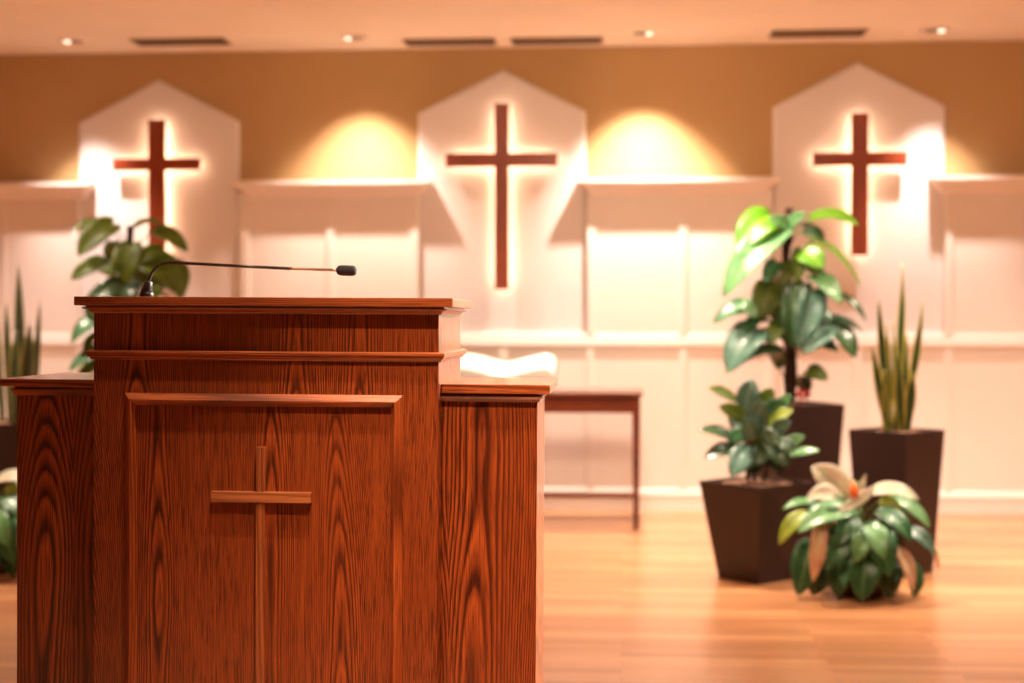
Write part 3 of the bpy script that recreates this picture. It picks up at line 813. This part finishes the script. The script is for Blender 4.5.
# variegated plants on the floor
def floor_plant(cx, base_y, Y, leaves, label, group, flower=True, fillmats=('dark', 'mid')):
    c = Vector((PX(cx, Y), Y, 0))
    t = thing('variegated_plant', label, 'potted plant', c, group)
    obj('basket', lathe(nb(), [(0, 0), (.085, 0), (.098, .05), (.108, .13), (.112, .16), (.104, .16), (.098, .13), (0, .125)], c, 28), M['twine'], t, smooth=True)
    heart = c + Vector((0, 0, .20))
    obj('stem', tube(nb(), [c + Vector((0, 0, .12)), c + Vector((.004, 0, .24)), c + Vector((0, 0, .36))], [.02, .016, .008], 8), M['petiole'], t, smooth=True)
    for k_, lf in enumerate(leaves):
        bx, by, d0, tx, ty, d1, w, mat = lf[:8]; kw = dict(arch=.2, fold=.22, lobe=.02, shape='lance'); kw.update(lf[8] if len(lf) > 8 else {})
        b, e = P(bx, by, Y + d0), P(tx, ty, Y + d1)
        e.z = max(e.z, .012)
        leaf(t, b, e, w / F * Y, G[mat], heart + Vector((0, 0, random.uniform(-.04, .08))), seed=k_, **kw)
    rnd = random.Random(cx)
    for k_ in range(22):
        a = k_ * 2.4; hgt = rnd.uniform(.15, .30); r0, r1 = .06, rnd.uniform(.15, .205)
        b = c + Vector((r0 * math.cos(a), r0 * math.sin(a), hgt)); e = c + Vector((r1 * math.cos(a), r1 * math.sin(a), max(.03, hgt - rnd.uniform(.08, .2))))
        leaf(t, b, e, rnd.uniform(.060, .082), G[fillmats[k_ % len(fillmats)]], None, nrm=(math.cos(a), math.sin(a), .8), arch=.25, lobe=.02, shape='lance', seed=90 + k_)
    return t
YF = 5.90
wl = [
 (848, 500, -.02, 812, 466, -.02, 30, 'cream', front), (842, 497, -.06, 806, 498, -.10, 20, 'cream', dict(nrm=(0, -.8, .6))),
 (818, 504, -.04, 782, 510, -.08, 11, 'gloss', dict(nrm=(0, -.5, .9))), (808, 512, -.02, 779, 545, -.04, 18, 'lime', dict(nrm=(-.4, -.7, .5))),
 (858, 511, -.10, 797, 533, -.20, 27, 'gloss', dict(nrm=(0, -.6, .8))), (852, 508, -.08, 806, 512, -.14, 20, 'mid', dict(nrm=(0, -.6, .8))),
 (812, 540, -.08, 798, 596, -.14, 30, 'mid', front), (822, 520, -.15, 813, 582, -.20, 17, 'pink', front),
 (862, 522, -.13, 826, 570, -.22, 24, 'mid', front), (866, 530, -.18, 855, 563, -.24, 20, 'gloss', front),
 (866, 548, -.16, 861, 607, -.24, 32, 'mid', front), (872, 521, -.14, 889, 577, -.24, 30, 'mid', front), (870, 524, -.16, 884, 560, -.26, 22, 'gloss', front),
 (876, 510, -.10, 912, 542, -.18, 24, 'mid', dict(nrm=(.2, -.7, .7))), (868, 494, -.04, 919, 500, -.06, 19, 'cream', dict(nrm=(0, -.6, .8), arch=.25)),
 (885, 498, -.02, 930, 528, -.06, 22, 'gloss', dict(nrm=(.2, -.6, .8))), (902, 528, -.10, 936, 555, -.14, 18, 'teal', dict(nrm=(.3, -.7, .6))),
 (893, 545, -.14, 913, 592, -.20, 19, 'pink', rt), (908, 562, -.10, 914, 605, -.14, 24, 'mid', rt), (925, 538, -.04, 938, 572, -.06, 8, 'pink', rt),
 (838, 552, -.10, 838, 602, -.16, 28, 'dark', front), (888, 560, -.10, 888, 604, -.16, 26, 'dark', front), (826, 560, -.08, 812, 600, -.12, 26, 'dark', front),
 (880, 500, -.04, 902, 512, -.08, 14, 'lime', front), (855, 515, -.14, 838, 545, -.22, 22, 'mid', front), (862, 505, -.02, 846, 478, 0, 14, 'gloss', front),
]
fp = floor_plant(861, 600, YF, wl, 'low pink and green variegated plant on the floor in front of the right planters', 'low variegated plants on the floor')
# cream flower bract with orange heart
leaf(fp, P(856, 504, YF - .10), P(842, 476, YF - .08), 11 / F * YF, G['cream'], None, name='bract', nrm=(-.6, -.7, .2), shape='lance', arch=-.15, seed=1)
leaf(fp, P(858, 504, YF - .10), P(866, 474, YF - .08), 12 / F * YF, G['cream'], None, name='bract', nrm=(.7, -.6, .2), shape='lance', arch=-.2, seed=2)
leaf(fp, P(872, 490, YF - .12), P(838, 512, YF - .16), 11 / F * YF, G['cream'], None, name='bract', nrm=(0, -.9, .4), shape='lance', arch=-.1, seed=3)
obj('flower_heart', tube(nb(), [P(855, 502, YF - .11), P(854, 492, YF - .12), P(853, 481, YF - .11)], [.010, .019, .004], 12), M['orange'], fp, smooth=True, label='orange heart of the cream flower')
obj('flower_stalk', tube(nb(), [fp.location + Vector((0, 0, .25)), P(858, 515, YF - .06), P(856, 503, YF - .10)], .006, 8), M['petiole'], fp)
# its partner, mostly behind the pulpit at the left edge
YF2 = 6.1
dx = -874; dyv = -12
w2 = [(a + dx, b + dyv, c_, d + dx, e + dyv, f_, w * .98, m_, *rest) for (a, b, c_, d, e, f_, w, m_, *rest) in wl]
floor_plant(861 + dx, 590, YF2, w2, 'variegated plant on the floor at the left edge, half behind the pulpit', 'low variegated plants on the floor')

# ------------------------------------------------------------------ lights
def spot(name, loc, target, energy, size, blend=.3, rad=.03, col=(1, .80, .60)):
    l = bpy.data.lights.new(name, 'SPOT'); l.energy = energy; l.spot_size = R(size); l.spot_blend = blend; l.shadow_soft_size = rad; l.color = col
    o = bpy.data.objects.new(name, l); C.objects.link(o); o.location = loc
    o.rotation_euler = (Vector(target) - Vector(loc)).to_track_quat('-Z', 'Y').to_euler(); return o
WARM = (1, .83, .69)
WS = [(0, wx(92), 128, 60, (1, .88, .78)), (1, wx(366), 150, 84, WARM), (2, wx(646), 225, 84, WARM), (3, wx(944), 128, 60, (1, .88, .78))]
for i, tx_, en, size, col in WS:
    p = spots[i][0]
    spot('downlight_beam', (p.x, p.y, ZC - .03), (tx_, D - .10, .75), en, size, .9, .025, col)
def area(name, loc, size, energy, col=(1, .81, .62), target=None, spread=180):
    l = bpy.data.lights.new(name, 'AREA'); l.energy = energy; l.size = size; l.color = col; l.spread = R(spread)
    o = bpy.data.objects.new(name, l); C.objects.link(o); o.location = loc
    if target: o.rotation_euler = (Vector(target) - Vector(loc)).to_track_quat('-Z', 'Y').to_euler()
    return o
# added unseen fill lights at ceiling height above the platform
for x in (-3.6, .1, 2.3):
    area('ceiling_fill', (x, 6.45, ZC - .02),   .45, 40, spread=110)
spot('pulpit_lamp', (-.05, 1.5, ZC - .02), (-.20, 2.65, .22), 225, 38, 1, .03, (1, .66, .40))
spot('pulpit_lamp', (-.42, 2.20, ZC - .02), (-.44, 2.62, .60), 125, 44, 1, .04, (1, .72, .48))
area('ceiling_fill', (.2, 3.1, ZC - .02), .6, 28, (1, .82, .54), (.1, D, 1.9), 110)  # added unseen fill, turned to the back wall to lift its shadows
spot('pulpit_side_fill', (1.9, 4.4, ZC - .02), (-.3, 2.8, .7), 2100, 42, .5, .05, (1, .80, .64))  # added unseen spot to brighten the right side of the pulpit
spot('plant_fill', (1.6, 5.6, ZC - .02), (1.7, 6.3, .4), 58, 80, .5, .14, (1, .88, .74))  # added unseen spot to brighten the leaves on the right
w = bpy.data.worlds.new('world'); scn.world = w; w.use_nodes = True
w.node_tree.nodes['Background'].inputs[0].default_value = (1, .7, .45, 1); w.node_tree.nodes['Background'].inputs[1].default_value = .2

cam_d.dof.use_dof = True; cam_d.dof.focus_distance = 2.62; cam_d.dof.aperture_fstop = 2.7
vs = scn.view_settings; vs.view_transform = 'Standard'; vs.look = 'None'; vs.exposure = 0.74; vs.gamma = 1; vs.use_curve_mapping = False
scn.cycles.use_denoising = True
scn.cycles.max_bounces = 8; scn.cycles.diffuse_bounces = 5
